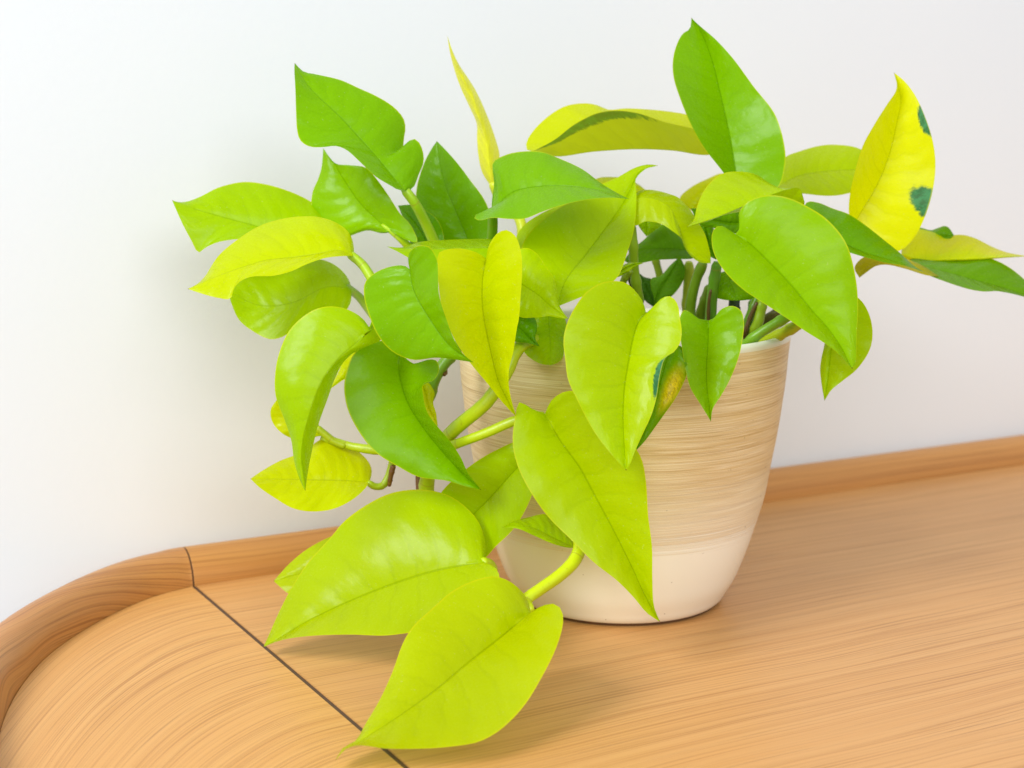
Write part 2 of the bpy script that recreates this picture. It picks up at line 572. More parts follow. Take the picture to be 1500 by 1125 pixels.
def leaf(zone, M, L, R, yb, yt, l, r, color, arc=0.0, bul=0.28, mat=None, face='both', label=None, lobe=1.15, ph=None):
    """M midrib base->tip, L and R margins (ends added); depths in cm: yb base, yt tip, l/r offset of each margin"""
    Mp = px(zone, M)
    Lp = [Mp[0]] + px(zone, L) + [Mp[-1]]
    Rp = [Mp[0]] + px(zone, R) + [Mp[-1]]
    ms = spline(Mp, NT_, 1.25)
    ls = spline(Lp, NT_)
    rs = spline(Rp, NT_)
    ph = random.uniform(0, 6.28) if ph is None else ph
    verts, uvs = [], []
    ts = np.linspace(0, 1, NT_)
    tm = ts ** 1.25

    def dep(i):
        return yb + (yt - yb) * tm[i] - arc * math.sin(math.pi * tm[i])
    nrow = 2 * NV + 1
    for i in range(NT_):
        dm = dep(i)
        prof_ = max(math.sin(math.pi * min(1, ts[i] ** 0.8)), 0) ** 0.65
        for j in range(-NV, NV + 1):
            v = abs(j) / NV
            e = ls[i] if j < 0 else rs[i]
            off = (l if j < 0 else r) * prof_
            # margins leave the midrib gently, then turn
            q = ms[i] * (1 - v) + e * v
            d = dm + off * (0.85 * v + 0.15 * v * v)
            d -= 0.62 * bul * prof_ * 4 * v * (1 - v)
            d += 0.05 * prof_ * v * math.sin(17 * ts[i] + ph + (1.7 if j < 0 else 0)) * (1 + v)
            P = at(q[0], q[1], d / 100)
            if P.z < 0.0022:          # resting on the table top
                dr = (P - CAM)
                P = CAM + dr * ((CAM.z - 0.0022) / (CAM.z - P.z))
            verts.append(to_plant(P))
            uvs.append((ts[i], 0.5 + 0.5 * j / NV))
    faces = []
    for i in range(NT_ - 1):
        for j in range(nrow - 1):
            faces.append((i * nrow + j, i * nrow + j + 1, (i + 1) * nrow + j + 1, (i + 1) * nrow + j))
    # which way is the upper face: let the stated half look at the camera
    acc = 0.0
    for i in range(4, NT_ - 4, 3):
        for j in range(nrow - 1):
            if face == 'L' and j >= NV or face == 'R' and j < NV:
                continue
            f = faces[i * (nrow - 1) + j]
            a, b, c, d4 = (verts[q] for q in f)
            nn = (c - a).cross(d4 - b)
            acc += nn.dot(to_plant(CAM) - a)
    if face == 'under':
        acc = -acc
    if acc < 0:
        faces = [tuple(reversed(f)) for f in faces]
    o = mesh_obj('leaf', verts, faces, mat or leaf_m, plant)
    for e in o.data.edges:            # the midrib is a crease
        a, b = e.vertices
        if a % nrow == NV and b % nrow == NV and 0.10 * NT_ < a // nrow < 0.93 * NT_:
            e.use_edge_sharp = True
    uvl = o.data.uv_layers.new(name='UVMap')
    for lp in o.data.loops:
        uvl.data[lp.index].uv = uvs[lp.vertex_index]
    jit = random.uniform(0.97, 1.03)
    c = lin(color)
    o.color = (c[0] * jit, c[1], c[2], 1)
    if label:
        o['label'] = label
    return o


def tube(name, pts, r0, r1, color, parent=None, n=10, m=22):
    """pts: (px, py, depth cm)"""
    path = [to_plant(at(a, b, c / 100)) for a, b, c in spline(pts, m)]
    vs, fs, uvs = [], [], []
    up = Vector((0.31, 0.9, 0.2)).normalized()
    Lc = 0
    nodes = (random.uniform(0.25, 0.45) * m, random.uniform(0.55, 0.85) * m) if name == 'stem' else ()
    for i, p in enumerate(path):
        d = (path[min(i + 1, m - 1)] - path[max(i - 1, 0)]).normalized()
        a = d.cross(up).normalized()
        b = d.cross(a)
        r = r0 + (r1 - r0) * i / (m - 1)
        for nd in nodes:
            r *= 1 + 0.20 * math.exp(-((i - nd) / 0.8) ** 2)
        if i in (0, m - 1):
            r *= 0.7
        if i:
            Lc += (p - path[i - 1]).length
        for j in range(n):
            t = 2 * math.pi * j / n
            g = 1.0 - 0.16 * max(0, math.cos(t - 2.1)) ** 6
            vs.append(p + (a * math.cos(t) + b * math.sin(t)) * r * g)
            uvs.append((Lc * 100, j / n))
    for i in range(m - 1):
        for j in range(n):
            k2 = (j + 1) % n
            fs.append((i * n + j, i * n + k2, (i + 1) * n + k2, (i + 1) * n + j))
    fs.append(tuple(range(n - 1, -1, -1)))
    fs.append(tuple((m - 1) * n + j for j in range(n)))
    o = mesh_obj(name, vs, fs, stem_m, parent or plant)
    uvl = o.data.uv_layers.new(name='UVMap')
    for lp in o.data.loops:
        uvl.data[lp.index].uv = uvs[lp.vertex_index]
    c = lin(color)
    o.color = (c[0], c[1], c[2], 1)
    return o


def petiole(lf, pts, r0, r1, color, zone='X'):
    q = px(zone, [(a, b) for a, b, c in pts])
    return tube('petiole', [(q[i][0], q[i][1], pts[i][2]) for i in range(len(pts))], r0, r1, color, lf)


def stem(pts, r0, r1, color, zone='X'):
    q = px(zone, [(a, b) for a, b, c in pts])
    return tube('stem', [(q[i][0], q[i][1], pts[i][2]) for i in range(len(pts))], r0, r1, color)


TEAL = lin((34, 104, 66))
var_a = leaf_material('leaf_variegated_tall', [(0.435, 1.0, 0.058, 0.40, TEAL), (0.765, 1.0, 0.065, 0.26, TEAL)])
var_b = leaf_material('leaf_variegated_arch', [(0.72, 1.0, 0.32, 0.25, lin((40, 108, 14)))])
var_c = leaf_material('leaf_variegated_heart', [(0.545, 1.02, 0.10, 0.20, TEAL)])
var_d = leaf_material('leaf_ageing', [(0.45, 0.62, 0.17, 0.36, lin((184, 166, 8)))])

# --- upper left group
l1 = leaf('U', [(775, 800), (690, 700), (600, 590), (500, 480), (400, 370), (230, 210), (160, 110), (127, 48)],
          [(735, 795), (690, 770), (600, 715), (510, 630), (430, 560), (370, 538), (290, 545), (210, 540), (160, 505), (142, 450), (135, 340), (131, 200), (125, 90)],
          [(820, 790), (860, 700), (887, 630), (878, 555), (850, 505), (822, 495), (788, 522), (766, 590), (770, 500), (780, 425), (765, 370), (700, 300), (600, 240), (500, 195), (400, 150), (250, 115), (180, 100), (148, 72)],
          -4, -2.6, -1.2, 1.2, GRN, bul=0.2, label='green leaf with a notched round lobe at its stalk')
petiole(l1, [(768, 788, -3.7), (830, 870, -3.6), (890, 980, -3), (945, 1100, -2.5), (1000, 1250, -2)], .0021, .0026, (150, 186, 20), 'U')
l2 = leaf('U', [(700, 1045), (600, 960), (510, 870), (440, 770), (370, 660), (295, 550)],
          [(640, 1052), (560, 1035), (500, 1050), (460, 1065), (380, 1075), (290, 1020), (240, 960), (224, 880), (235, 800), (262, 740), (284, 670), (292, 600)],
          [(760, 1080), (850, 1105), (830, 1040), (800, 990), (750, 938), (680, 830), (600, 720), (545, 665), (450, 650), (370, 642), (330, 600)],
          -2, -0.2, 0.4, -0.6, MID, bul=0.3)
petiole(l2, [(640, 1000, -1.8), (700, 1045, -1.9), (755, 1090, -1.9), (810, 1150, -1.6), (900, 1300, -1)], .0010, .0028, (168, 200, 16), 'U')
l3 = leaf('B', [(900, 330), (700, 320), (500, 265), (300, 210), (150, 165), (45, 124)],
          [(900, 250), (860, 180), (800, 128), (660, 65), (520, 30), (430, 25), (300, 55), (200, 105), (130, 131), (80, 135)],
          [(860, 390), (700, 370), (560, 345), (420, 338), (300, 355), (230, 385), (190, 412), (150, 345), (100, 250), (60, 160)],
          -1.5, -2.4, 1.2, -1.0, LIME2)
l4 = leaf('B', [(1038, 432), (960, 400), (840, 420), (700, 440), (560, 455), (440, 490), (300, 540), (130, 612)],
          [(1045, 400), (1022, 310), (950, 250), (850, 217), (760, 214), (680, 222), (540, 260), (420, 330), (300, 430), (220, 550), (175, 590)],
          [(980, 432), (890, 442), (800, 470), (700, 515), (600, 540), (480, 545), (420, 570), (385, 610), (365, 666), (300, 662), (230, 645)],
          -4.6, -6.2, 1.9, -1.1, YEL, bul=0.3)
petiole(l4, [(1015, 418, -4.3), (1085, 475, -4.4), (1130, 540, -4.6), (1200, 680, -5)], .0019, .0023, (160, 190, 16), 'B')
l5 = leaf('B', [(1032, 610), (900, 600), (700, 690), (520, 700), (350, 620)],
          [(1015, 560), (960, 495), (860, 450), (600, 480), (450, 530)],
          [(1025, 690), (985, 745), (850, 790), (700, 850), (640, 880), (580, 888), (490, 845), (415, 785), (370, 690)],
          -2.8, -2.0, 1.6, -0.6, LIME2, bul=0.1)
petiole(l5, [(1000, 600, -2.4), (1070, 655, -3), (1110, 705, -3.4), (1180, 800, -4)], .0018, .0020, (130, 156, 20), 'B')
l6 = leaf('C', [(690, 165), (600, 240), (510, 320), (420, 440), (350, 620), (305, 830), (327, 1047)],
          [(640, 98), (560, 50), (460, 33), (380, 50), (290, 110), (230, 180), (180, 300), (160, 420), (165, 530), (210, 650), (250, 770), (265, 880), (298, 990)],
          [(700, 100), (717, 58), (752, 100), (768, 160), (745, 215), (660, 255), (590, 290), (530, 350), (490, 430), (450, 540), (400, 680), (370, 800), (342, 940)],
          -8.8, -10.2, 0.6, 1.4, LIME2, arc=0.6, bul=0.25)
l7 = leaf('C', [(850, 285), (840, 350), (850, 440), (890, 560), (970, 690), (1080, 830), (1200, 960), (1293, 1041)],
          [(760, 222), (690, 235), (600, 285), (560, 370), (540, 470), (560, 600), (640, 750), (720, 840), (850, 920), (950, 970), (1100, 990), (1210, 1022)],
          [(900, 335), (945, 352), (1000, 325), (1050, 332), (1062, 385), (1030, 440), (975, 455), (978, 540), (1000, 620), (1060, 700), (1120, 770), (1180, 860), (1222, 950)],
          -6.6, -8.6, -0.8, -1.6, GRN, bul=0.35, arc=0.2)
l8 = leaf('X', [(600, 394), (606, 425), (630, 468), (660, 508), (694, 531)],
          [(592, 389), (570, 391), (549, 400), (535, 413), (533, 432), (540, 460), (554, 492), (575, 515), (604, 527), (640, 524), (668, 527)],
          [(598, 384), (599, 371), (610, 361), (628, 361), (640, 379), (642, 400), (643, 430), (655, 470), (669, 505), (681, 521)],
          -9.6, -10.8, 0.7, -0.9, GRN, bul=0.2, label='green leaf with dusty surface')
l9 = leaf('E', [(570, 745), (552, 850), (550, 1000), 'F', (565, 290), (600, 450), (640, 600), (690, 700), (735, 790)],
          [(525, 715), (430, 690), (360, 695), (310, 715), (305, 800), (312, 920), 'F', (325, 175), (350, 250), (400, 370), (480, 490), (580, 610), (660, 710)],
          [(580, 690), (595, 655), (630, 608), (680, 588), (730, 620), (760, 700), (768, 800), (760, 950), (750, 1080), 'F', (740, 300), (720, 430), (695, 540), (700, 650)],
          -8.0, -9.4, -1.1, -1.3, YEL, bul=0.3)
l10 = leaf('E', [(760, 720), (600, 690), (400, 690), (200, 695), (110, 690), (25, 679)],
           [(700, 640), (610, 637), (400, 641), (200, 655), (110, 684)],
           [(700, 790), (500, 800), (250, 800), (145, 742), (80, 705)],
           -5.5, -6.0, 2.4, -0.6, LIME2, bul=0.1)
l11 = leaf('E', [(490, 720), (460, 620), (410, 500), (350, 350), (312, 200), (300, 100)],
           [(400, 700), (260, 660), (195, 560), (184, 450), (190, 350), (230, 220), (272, 140)],
           [(560, 700), (605, 620), (595, 510), (560, 420), (480, 310), (420, 230), (350, 150)],
           -0.6, 1.4, 0.8, -0.8, GRN2, bul=0.2)
l12 = leaf('U', [(930, 1180), (870, 1040), (800, 950), (735, 888)],
           [(820, 1150), (800, 1030), (760, 950)],
           [(1000, 1150), (1003, 1060), (965, 970), (890, 912), (820, 885)],
           -0.6, 1.0, 0.5, -0.6, GRN2)
# --- the rolled young leaf
l13 = leaf('V', [(308, 890), (290, 750), (280, 650), (232, 490), (200, 390), (150, 290), (108, 200), (57, 45)],
           [(250, 800), (227, 700), (220, 600), (219, 530), (180, 440), (130, 330), (95, 230), (70, 130)],
           [(340, 760), (345, 705), (318, 600), (270, 470), (215, 350), (172, 280), (125, 210), (86, 130)],
           1.4, 0.6, 1.0, 1.0, (234, 236, 60), bul=0.25, label='narrow pale yellow young leaf still rolled up')
petiole(l13, [(303, 850, 1.5), (350, 950, 1.6), (430, 1020, 1.4), (462, 1080, 1.0), (470, 1200, 0.5)], .0022, .0026, (206, 214, 40), 'V')
l14 = leaf('E', [(600, 478), (650, 430), (720, 378), (830, 352), (1000, 345), (1200, 370), (1357, 418)],
           [(603, 420), (614, 330), (606, 262), (608, 216), (680, 175), (770, 157), (880, 160), (960, 190), (1100, 255), (1200, 330), (1290, 385)],
           [(565, 495), (520, 500), (504, 520), (530, 536), (600, 522), (700, 528), (780, 527), (870, 492), (960, 460), (1100, 425), (1250, 411)],
           -4.6, -7.2, 1.6, -1.5, GRN, bul=0.25, arc=0.2)
petiole(l14, [(603, 480, -4.2), (606, 560, -3.6), (604, 660, -3.0), (640, 800, -2)], .0022, .0024, (110, 150, 20), 'E')
l15 = leaf('E', [(960, 1010), (1000, 880), (1120, 720), (1240, 560), (1330, 430), (1380, 330), (1420, 265), (1515, 234)],
           [(880, 900), (800, 800), (765, 690), (790, 630), (860, 550), (950, 480), (1060, 420), (1180, 350), (1290, 300), (1390, 245), (1460, 228)],
           [(1060, 970), (1200, 910), (1290, 850), (1350, 700), (1380, 600), (1392, 500), (1396, 400), (1392, 310), (1425, 270), (1470, 242)],
           -6.6, -2.0, 0.6, -0.6, LIME, bul=0.3, arc=-0.4)
l16 = leaf('E', [(930, 960), (880, 800), (900, 650), (1000, 520), (1150, 400)],
           [(830, 880), (750, 740), (735, 630), (780, 560), (860, 505), (940, 465), (1050, 420)],
           [(1000, 850), (1040, 700), (1100, 550)],
           -3.8, -1.0, 0.4, 0.4, LIME)
l17 = leaf('E', [(690, 830), (770, 888), (850, 940), (920, 1000), (1022, 1076)],
           [(700, 740), (740, 700), (800, 688), (850, 720), (900, 790), (945, 860), (960, 930), (972, 1000), (995, 1040)],
           [(690, 950), (750, 1062), (850, 1068), (920, 1062), (970, 1072)],
           -7.0, -8.4, 0.6, -0.4, LIME)
l18 = leaf('S', [(700, 160), (800, 190), (880, 260), (930, 310), (976, 346)],
           [(720, 90), (830, 80), (930, 120), (958, 200), (942, 285)],
           [(720, 260), (800, 312), (880, 320), (940, 335)],
           -7.2, -7.8, 0.4, -0.3, GRN2)
l19 = leaf('S', [(1040, 60), (1045, 200), (1055, 340), (1060, 486)],
           [(930, 90), (850, 220), (838, 330), (860, 390), (920, 445), (990, 478)],
           [(1140, 90), (1180, 220), (1160, 330), (1148, 425), (1108, 468)],
           -5.6, -7.6, 0.3, 0.3, LIME2)
l20 = leaf('H', [(548, 290), (505, 350), (475, 450), (455, 560), (435, 680), (425, 800), (425, 950), (432, 1060), (440, 1160)],
           [(535, 240), (500, 185), (440, 130), (380, 118), (300, 130), (220, 180), (160, 260), (115, 350), (95, 440), (105, 550), (120, 660), (170, 770), (220, 870), (280, 970), (350, 1060), (405, 1125)],
           [(575, 288), (600, 250), (640, 210), (685, 203), (722, 245), (733, 310), (745, 400), (735, 460), (700, 510), (655, 540), (625, 640), (610, 740), (580, 850), (530, 960), (490, 1050), (463, 1120)],
           -9.0, -11.6, -0.7, -0.6, LIME, bul=0.3, mat=var_c, label='lime heart-shaped leaf with dark green mark at its edge')
l21 = leaf('H', [(690, 470), (660, 560), (620, 700), (560, 880), (493, 1051)],
           [(620, 500), (560, 620), (520, 800), (490, 960)],
           [(740, 476), (772, 540), (775, 620), (745, 700), (700, 780), (650, 850), (600, 920), (545, 995)],
           -8.4, -9.2, 0.2, -0.2, GRN2, mat=var_d, label='dark green leaf with yellow-orange blotch')
l22 = leaf('H', [(893, 335), (890, 450), (880, 600), (885, 720), (900, 830), (905, 891)],
           [(840, 325), (790, 290), (758, 278), (734, 320), (734, 400), (745, 480), (765, 600), (790, 700), (850, 800), (890, 865)],
           [(925, 320), (960, 275), (1020, 255), (1070, 280), (1087, 350), (1080, 430), (1060, 530), (1010, 660), (960, 750), (915, 822)],
           -7.4, -9.2, -0.6, -0.4, GRN, bul=0.22)
l23 = leaf('M', [(440, 182), (500, 290), (580, 400), (650, 530), (720, 660), (790, 800), (850, 930), (909, 1031)],
           [(390, 165), (335, 136), (318, 200), (308, 300), (330, 400), (380, 500), (450, 600), (550, 700), (640, 790), (730, 860), (800, 930), (855, 995)],
           [(465, 130), (515, 95), (570, 92), (660, 150), (760, 260), (830, 360), (850, 450), (860, 600), (875, 720), (877, 860), (884, 970)],
           -8.6, -10.8, -1.0, -0.9, LIME, bul=0.3)
# --- low group in front of the pot
l24 = leaf('D', [(1240, 330), (1185, 385), (1090, 490), (1010, 570), (900, 680), (790, 780)],
           [(1205, 262), (1100, 298), (980, 372), (860, 482), (800, 600), (780, 700)],
           [(1272, 420), (1250, 515), (1180, 640), (1100, 720), (1045, 778), (930, 830)],
           -7.8, -6.0, 0.2, -1.0, LIME2)
l25b = leaf('L', [(560, 270), (400, 310), (250, 360), (108, 400)],
            [(520, 220), (430, 190), (330, 227), (240, 275), (170, 332)],
            [(500, 380), (380, 440), (260, 470), (165, 448), (130, 420)],
            -4.6, -4.6, 0.8, -1.2, LIME)
l25 = leaf('L', [(925, 327), (850, 338), (720, 365), (550, 420), (400, 480), (250, 550), (130, 620), (67, 657)],
           [(930, 260), (905, 175), (850, 110), (780, 65), (680, 45), (560, 60), (460, 110), (380, 170), (330, 230), (240, 330), (170, 440), (120, 540), (85, 620)],
           [(970, 350), (985, 400), (930, 480), (820, 560), (720, 592), (630, 602), (540, 612), (400, 608), (230, 615), (130, 632)],
           -9.4, -8.2, 2.2, -2.2, LIME, bul=0.35, arc=-0.2)
petiole(l25, [(915, 325, -9.3), (945, 335, -8.9), (958, 365, -8.6), (940, 400, -8.4)], .0020, .0022, (176, 196, 10), 'L')
l26 = leaf('L', [(1105, 522), (1000, 610), (860, 720), (740, 820), (600, 920), (500, 985), (430, 1030), (375, 1052), (347, 1098)],
           [(1092, 470), (1050, 420), (1000, 390), (955, 382), (880, 400), (800, 440), (720, 510), (650, 575), (610, 640), (570, 750), (520, 860), (470, 945), (425, 1020), (378, 1046)],
           [(1135, 503), (1170, 490), (1205, 490), (1228, 520), (1230, 570), (1200, 670), (1150, 770), (1090, 870), (1030, 940), (970, 990), (900, 1025), (800, 1042), (700, 1050), (540, 1050), (440, 1038), (388, 1052)],
           -12.4, -19.2, 1.2, -2.6, (180, 207, 0), bul=0.25, arc=0.6, label='big lime leaf resting its curled tip on the table')
petiole(l26, [(1105, 520, -12.2), (1085, 480, -11.6), (1140, 435, -11.0), (1210, 385, -10.4), (1272, 325, -9.8), (1296, 270, -9.4), (1290, 200, -8.8)], .0024, .0027, (190, 206, 8), 'L')
l27 = leaf('D', [(545, 440), (450, 432), (300, 428), (150, 425), (20, 424)],
           [(554, 390), (540, 350), (490, 300), (420, 255), (350, 245), (310, 262), (270, 298), (150, 345), (70, 390)],
           [(522, 470), (470, 515), (390, 555), (300, 568), (210, 555), (130, 510), (60, 462)],
           -5.0, -6.4, 1.5, -1.4, YEL, bul=0.25)
petiole(l27, [(535, 438, -5), (565, 458, -4.9), (600, 455, -4.8), (625, 420, -4.7), (645, 355, -4.6), (670, 250, -4.6)], .0015, .0019, (160, 180, 20), 'D')
l28 = leaf('D', [(335, 235), (270, 190), (200, 130), (135, 78)],
           [(260, 246), (195, 243), (145, 212), (113, 165), (110, 118)],
           [(310, 160), (260, 100), (195, 70)], -4.4, -4.8, -0.4, 0.3, YEL)
petiole(l28, [(310, 200, -4.4), (345, 228, -4.4), (390, 262, -4.4), (440, 282, -4.4)], .0017, .0017, (168, 184, 20), 'D')
l29 = leaf('C', [(660, 360), (560, 420), (505, 450), (458, 492)],
           [(610, 280), (560, 300), (500, 410), (470, 470)],
           [(640, 450), (545, 435), (500, 462)], -5.6, -6.2, 0.4, -0.3, YEL)
l30 = leaf('C', [(950, 420), (985, 500), (1010, 600), (1056, 690)],
           [(920, 500), (960, 600), (1010, 680)],
           [(1000, 448), (1036, 505), (1030, 565), (1046, 620), (1052, 665)], -5.4, -6.0, 0.2, -0.2, YEL)
l31 = leaf('M', [(570, 730), (480, 690), (400, 650), (330, 632), (266, 646)],
           [(560, 690), (500, 620), (440, 592), (370, 605), (310, 621)],
           [(530, 728), (470, 712), (400, 682), (330, 652)],
           -8.6, -8.8, 0.9, -0.5, LIME2, bul=0.15)
# --- upper right group
l32 = leaf('I', [(1150, 730), (1045, 776), (850, 753), (650, 745), (400, 760), (210, 785), (130, 768), (75, 757)],
           [(1160, 650), (950, 560), (600, 520), (490, 527), (440, 505), (370, 492), (250, 510), (130, 590), (60, 670), (40, 715), (42, 745)],
           [(1120, 690), (1050, 655), (960, 632), (800, 595), (660, 548), (560, 533), (490, 535), (420, 550), (300, 612), (200, 690), (120, 735)],
           1.6, 1.0, 3.4, -2.6, YEL, bul=0.1, mat=var_b, face='L', label='yellow leaf seen edge-on with dark green stripe')
l33 = leaf('I', [(1210, 960), (1190, 860), (1160, 680), (1110, 450), (1060, 250), (1000, 100), (948, 22)],
           [(1160, 930), (1120, 868), (1020, 740), (950, 620), (880, 450), (850, 350), (845, 270), (860, 190), (900, 110), (938, 85), (946, 50)],
           [(1290, 990), (1395, 985), (1440, 930), (1460, 850), (1465, 770), (1440, 640), (1400, 540), (1290, 400), (1180, 250), (1080, 140), (1000, 72), (965, 40)],
           -1.8, 1.2, -1.8, -1.0, GRN, bul=0.2, label='tall green leaf standing upright at the top of the plant')
l34 = leaf('J', [(560, 970), (590, 890), (680, 740), (750, 580), (800, 380), (824, 240), (802, 160), (785, 98)],
           [(545, 920), (537, 850), (545, 760), (575, 630), (615, 500), (680, 380), (750, 270), (798, 195), (800, 150)],
           [(680, 1060), (815, 1078), (900, 1000), (960, 880), (1000, 740), (1014, 600), (1000, 480), (960, 350), (900, 220), (840, 142)],
           0.4, 0.6, -1.5, -0.5, YEL2, bul=0.2, mat=var_a, label='upright yellow leaf with dark green patches')
l35 = leaf('J', [(140, 730), (250, 670), (420, 640), (600, 630), (720, 620)],
           [(150, 620), (190, 562), (270, 530), (380, 500), (470, 495), (600, 518)],
           [(180, 750), (300, 765), (420, 776), (510, 768), (600, 735)],
           3.6, 3.4, 1.6, -1.4, LIME)
l36 = leaf('K', [(330, 70), (430, 150), (520, 212), (640, 265), (760, 300), (870, 335), (952, 371)],
           [(290, 20), (310, -16), (370, -12), (450, 20), (540, 52), (640, 120), (740, 200), (820, 265), (890, 330)],
           [(400, 210), (520, 255), (640, 292), (740, 318), (820, 330), (880, 345)],
           -2.2, -4.2, 1.6, -0.8, GRN2, bul=0.2)
l37 = leaf('G', [(815, 537), (870, 570), (950, 640), (1050, 740), (1150, 850), (1230, 950), (1320, 1050), 'K', (500, 790), (556, 902)],
           [(785, 528), (765, 500), (720, 491), (690, 520), (684, 580), (700, 650), (740, 720), (800, 790), (870, 850), (930, 890), (1000, 935), (1100, 1000), (1200, 1070), (1300, 1132), 'K', (460, 800), (520, 860)],
           [(836, 505), (833, 430), (850, 390), (900, 350), (970, 325), (1050, 325), (1130, 345), (1220, 390), (1300, 440), (1380, 520), (1430, 600), (1465, 720), (1485, 850), (1488, 960), 'K', (584, 660), (580, 760), (575, 870)],
           -6.6, -8.2, -1.2, 0.2, (144, 194, 0), bul=0.35)
l38 = leaf('W', [(790, 600), (900, 632), (1000, 634), (1200, 628), (1400, 616), (1540, 613)],
           [(800, 520), (890, 458), (960, 470), (1040, 490), (1150, 490), (1220, 510), (1320, 560), (1400, 590), (1480, 606)],
           [(830, 640), (950, 645), (1200, 640), (1400, 622)],
           1.0, 2.6, 2.0, 0.6, (214, 222, 0), bul=0.2)
l39 = leaf('W', [(820, 640), (1000, 690), (1200, 745), (1400, 800), (1590, 870)],
           [(860, 625), (1000, 625), (1150, 620), (1300, 625), (1400, 668), (1500, 745), (1560, 810)],
           [(900, 700), (1050, 762), (1200, 808), (1280, 818), (1340, 815), (1430, 830), (1500, 848)],
           0.4, 1.0, 1.8, -1.2, GRN2, bul=0.15)
l40 = leaf('W', [(820, 520), (960, 500), (1095, 492)],
           [(860, 450), (905, 448), (960, 462), (1000, 450), (1040, 438), (1065, 448)],
           [(900, 560), (1050, 530)], 3.4, 3.4, 0.5, -0.3, GRN2)
l41 = leaf('W', [(1010, 730), (850, 670), (700, 640), (600, 668), (548, 738)],
           [(900, 660), (700, 600), (570, 620), (520, 680)],
           [(940, 724), (800, 682), (700, 662), (640, 672), (590, 706)], -0.4, -0.4, 0.5, -0.4, (176, 172, 20), bul=0.1)
l42 = leaf('K', [(500, 560), (460, 700), (440, 800), (425, 950), (404, 1077)],
           [(430, 620), (405, 760), (384, 860), (380, 910), (390, 1000)],
           [(560, 500), (600, 520), (645, 590), (668, 690), (655, 790), (585, 900), (500, 970), (440, 1020)],
           -4.4, -5.0, 0.3, -0.9, LIME2)
l43 = leaf('G', [(1195, 358), (1165, 285), (1100, 290), (1000, 326), (860, 382), (720, 440), (548, 497)],
           [(1120, 300), (1030, 310), (990, 255), (940, 214), (850, 193), (750, 202), (680, 250), (630, 320), (600, 400), (585, 460)],
           [(1190, 380), (1100, 410), (1000, 425), (850, 415), (760, 430), (650, 470)],
           -4.2, -6.2, 1.8, 0.8, LIME, bul=0.1, face='L')
l44 = leaf('P', [(380, 500), (450, 440), (560, 433), (660, 458), (760, 528), (815, 625), (850, 720), (870, 800), (910, 900), (1000, 990), (1132, 1036)],
           [(390, 430), (450, 382), (540, 362), (640, 370), (750, 400), (830, 430), (900, 500), (960, 570), (1030, 680), (1080, 770), (1112, 880), (1131, 970)],
           [(380, 620), (440, 692), (520, 655), (600, 655), (690, 680), (780, 740), (860, 805), (885, 870), (930, 945), (1000, 1010), (1070, 1034)],
           -3.0, -4.6, 1.0, -0.5, (180, 202, 0), bul=0.12)
l45 = leaf('P', [(540, 560), (545, 650), (545, 790)],
           [(440, 600), (470, 690), (510, 750)], [(660, 620), (680, 680), (610, 740)], -0.6, -0.8, 0.1, 0.1, LIME2)
l46 = leaf('P', [(1010, 930), (800, 900), (600, 900), (450, 930), (335, 1010)],
           [(960, 860), (860, 740), (760, 690), (680, 680), (600, 740), (520, 820), (420, 900)],
           [(980, 985), (800, 997), (640, 1006), (510, 1030), (400, 1040)],
           -0.2, -1.2, 1.0, -1.0, GRN2, face='under')
l47 = leaf('Q', [(415, 590), (480, 440), (560, 310), (622, 190)],
           [(400, 480), (396, 366), (470, 342), (545, 260)],
           [(470, 560), (560, 500), (620, 430), (658, 350), (660, 280)],
           1.4, 1.0, 0.3, -0.3, GRN2, face='under')
l47b = leaf('Q', [(418, 590), (385, 470), (330, 370), (286, 305)],
            [(360, 550), (315, 500), (290, 410)], [(432, 480), (402, 372), (340, 350)],
            1.2, 2.0, 0.3, 0.5, DRK, face='under')
l48 = leaf('Q', [(1000, 300), (1020, 400), (1050, 470), (1070, 538)],
           [(920, 330), (890, 420), (895, 505), (960, 530)],
           [(1150, 350), (1225, 450), (1200, 518), (1130, 535)],
           -2.2, -2.8, 0.2, 0.2, GRN)
l49 = leaf('P', [(1430, 660), (1280, 660), (1100, 620), (950, 530)],
           [(1420, 560), (1250, 540), (1080, 540)],
           [(1380, 760), (1280, 745), (1150, 710), (1030, 680)], -1.6, -2.2, 0.3, -0.4, GRN2)
l50 = leaf('P', [(1080, 640), (1100, 780), (1130, 900), (1185, 1005)],
           [(1030, 690), (1060, 850), (1110, 960)], [(1150, 690), (1170, 850), (1190, 950)], -0.6, -0.8, 0.1, 0.1, GRN2)
l51 = leaf('P', [(960, 560), (1050, 430), (1180, 310), (1300, 230)],
           [(880, 500), (848, 440), (950, 340), (1100, 262), (1230, 212)],
           [(1040, 530), (1200, 450), (1300, 320)], 7.0, 7.4, 0.5, -0.4, YEL)
l52 = leaf('P', [(0, 420), (180, 360), (360, 340), (535, 362)],
           [(40, 290), (110, 252), (200, 244), (300, 250), (400, 275), (470, 312)],
           [(100, 480), (300, 460), (450, 420)], 3.8, 3.8, 0.8, -0.5, YEL)
l53 = leaf('Q', [(90, 360), (190, 285), (260, 255), (337, 242)],
           [(130, 300), (200, 246), (270, 236)], [(140, 352), (220, 310), (280, 268)], -4.0, -4.6, 0.2, -0.2, LIME)

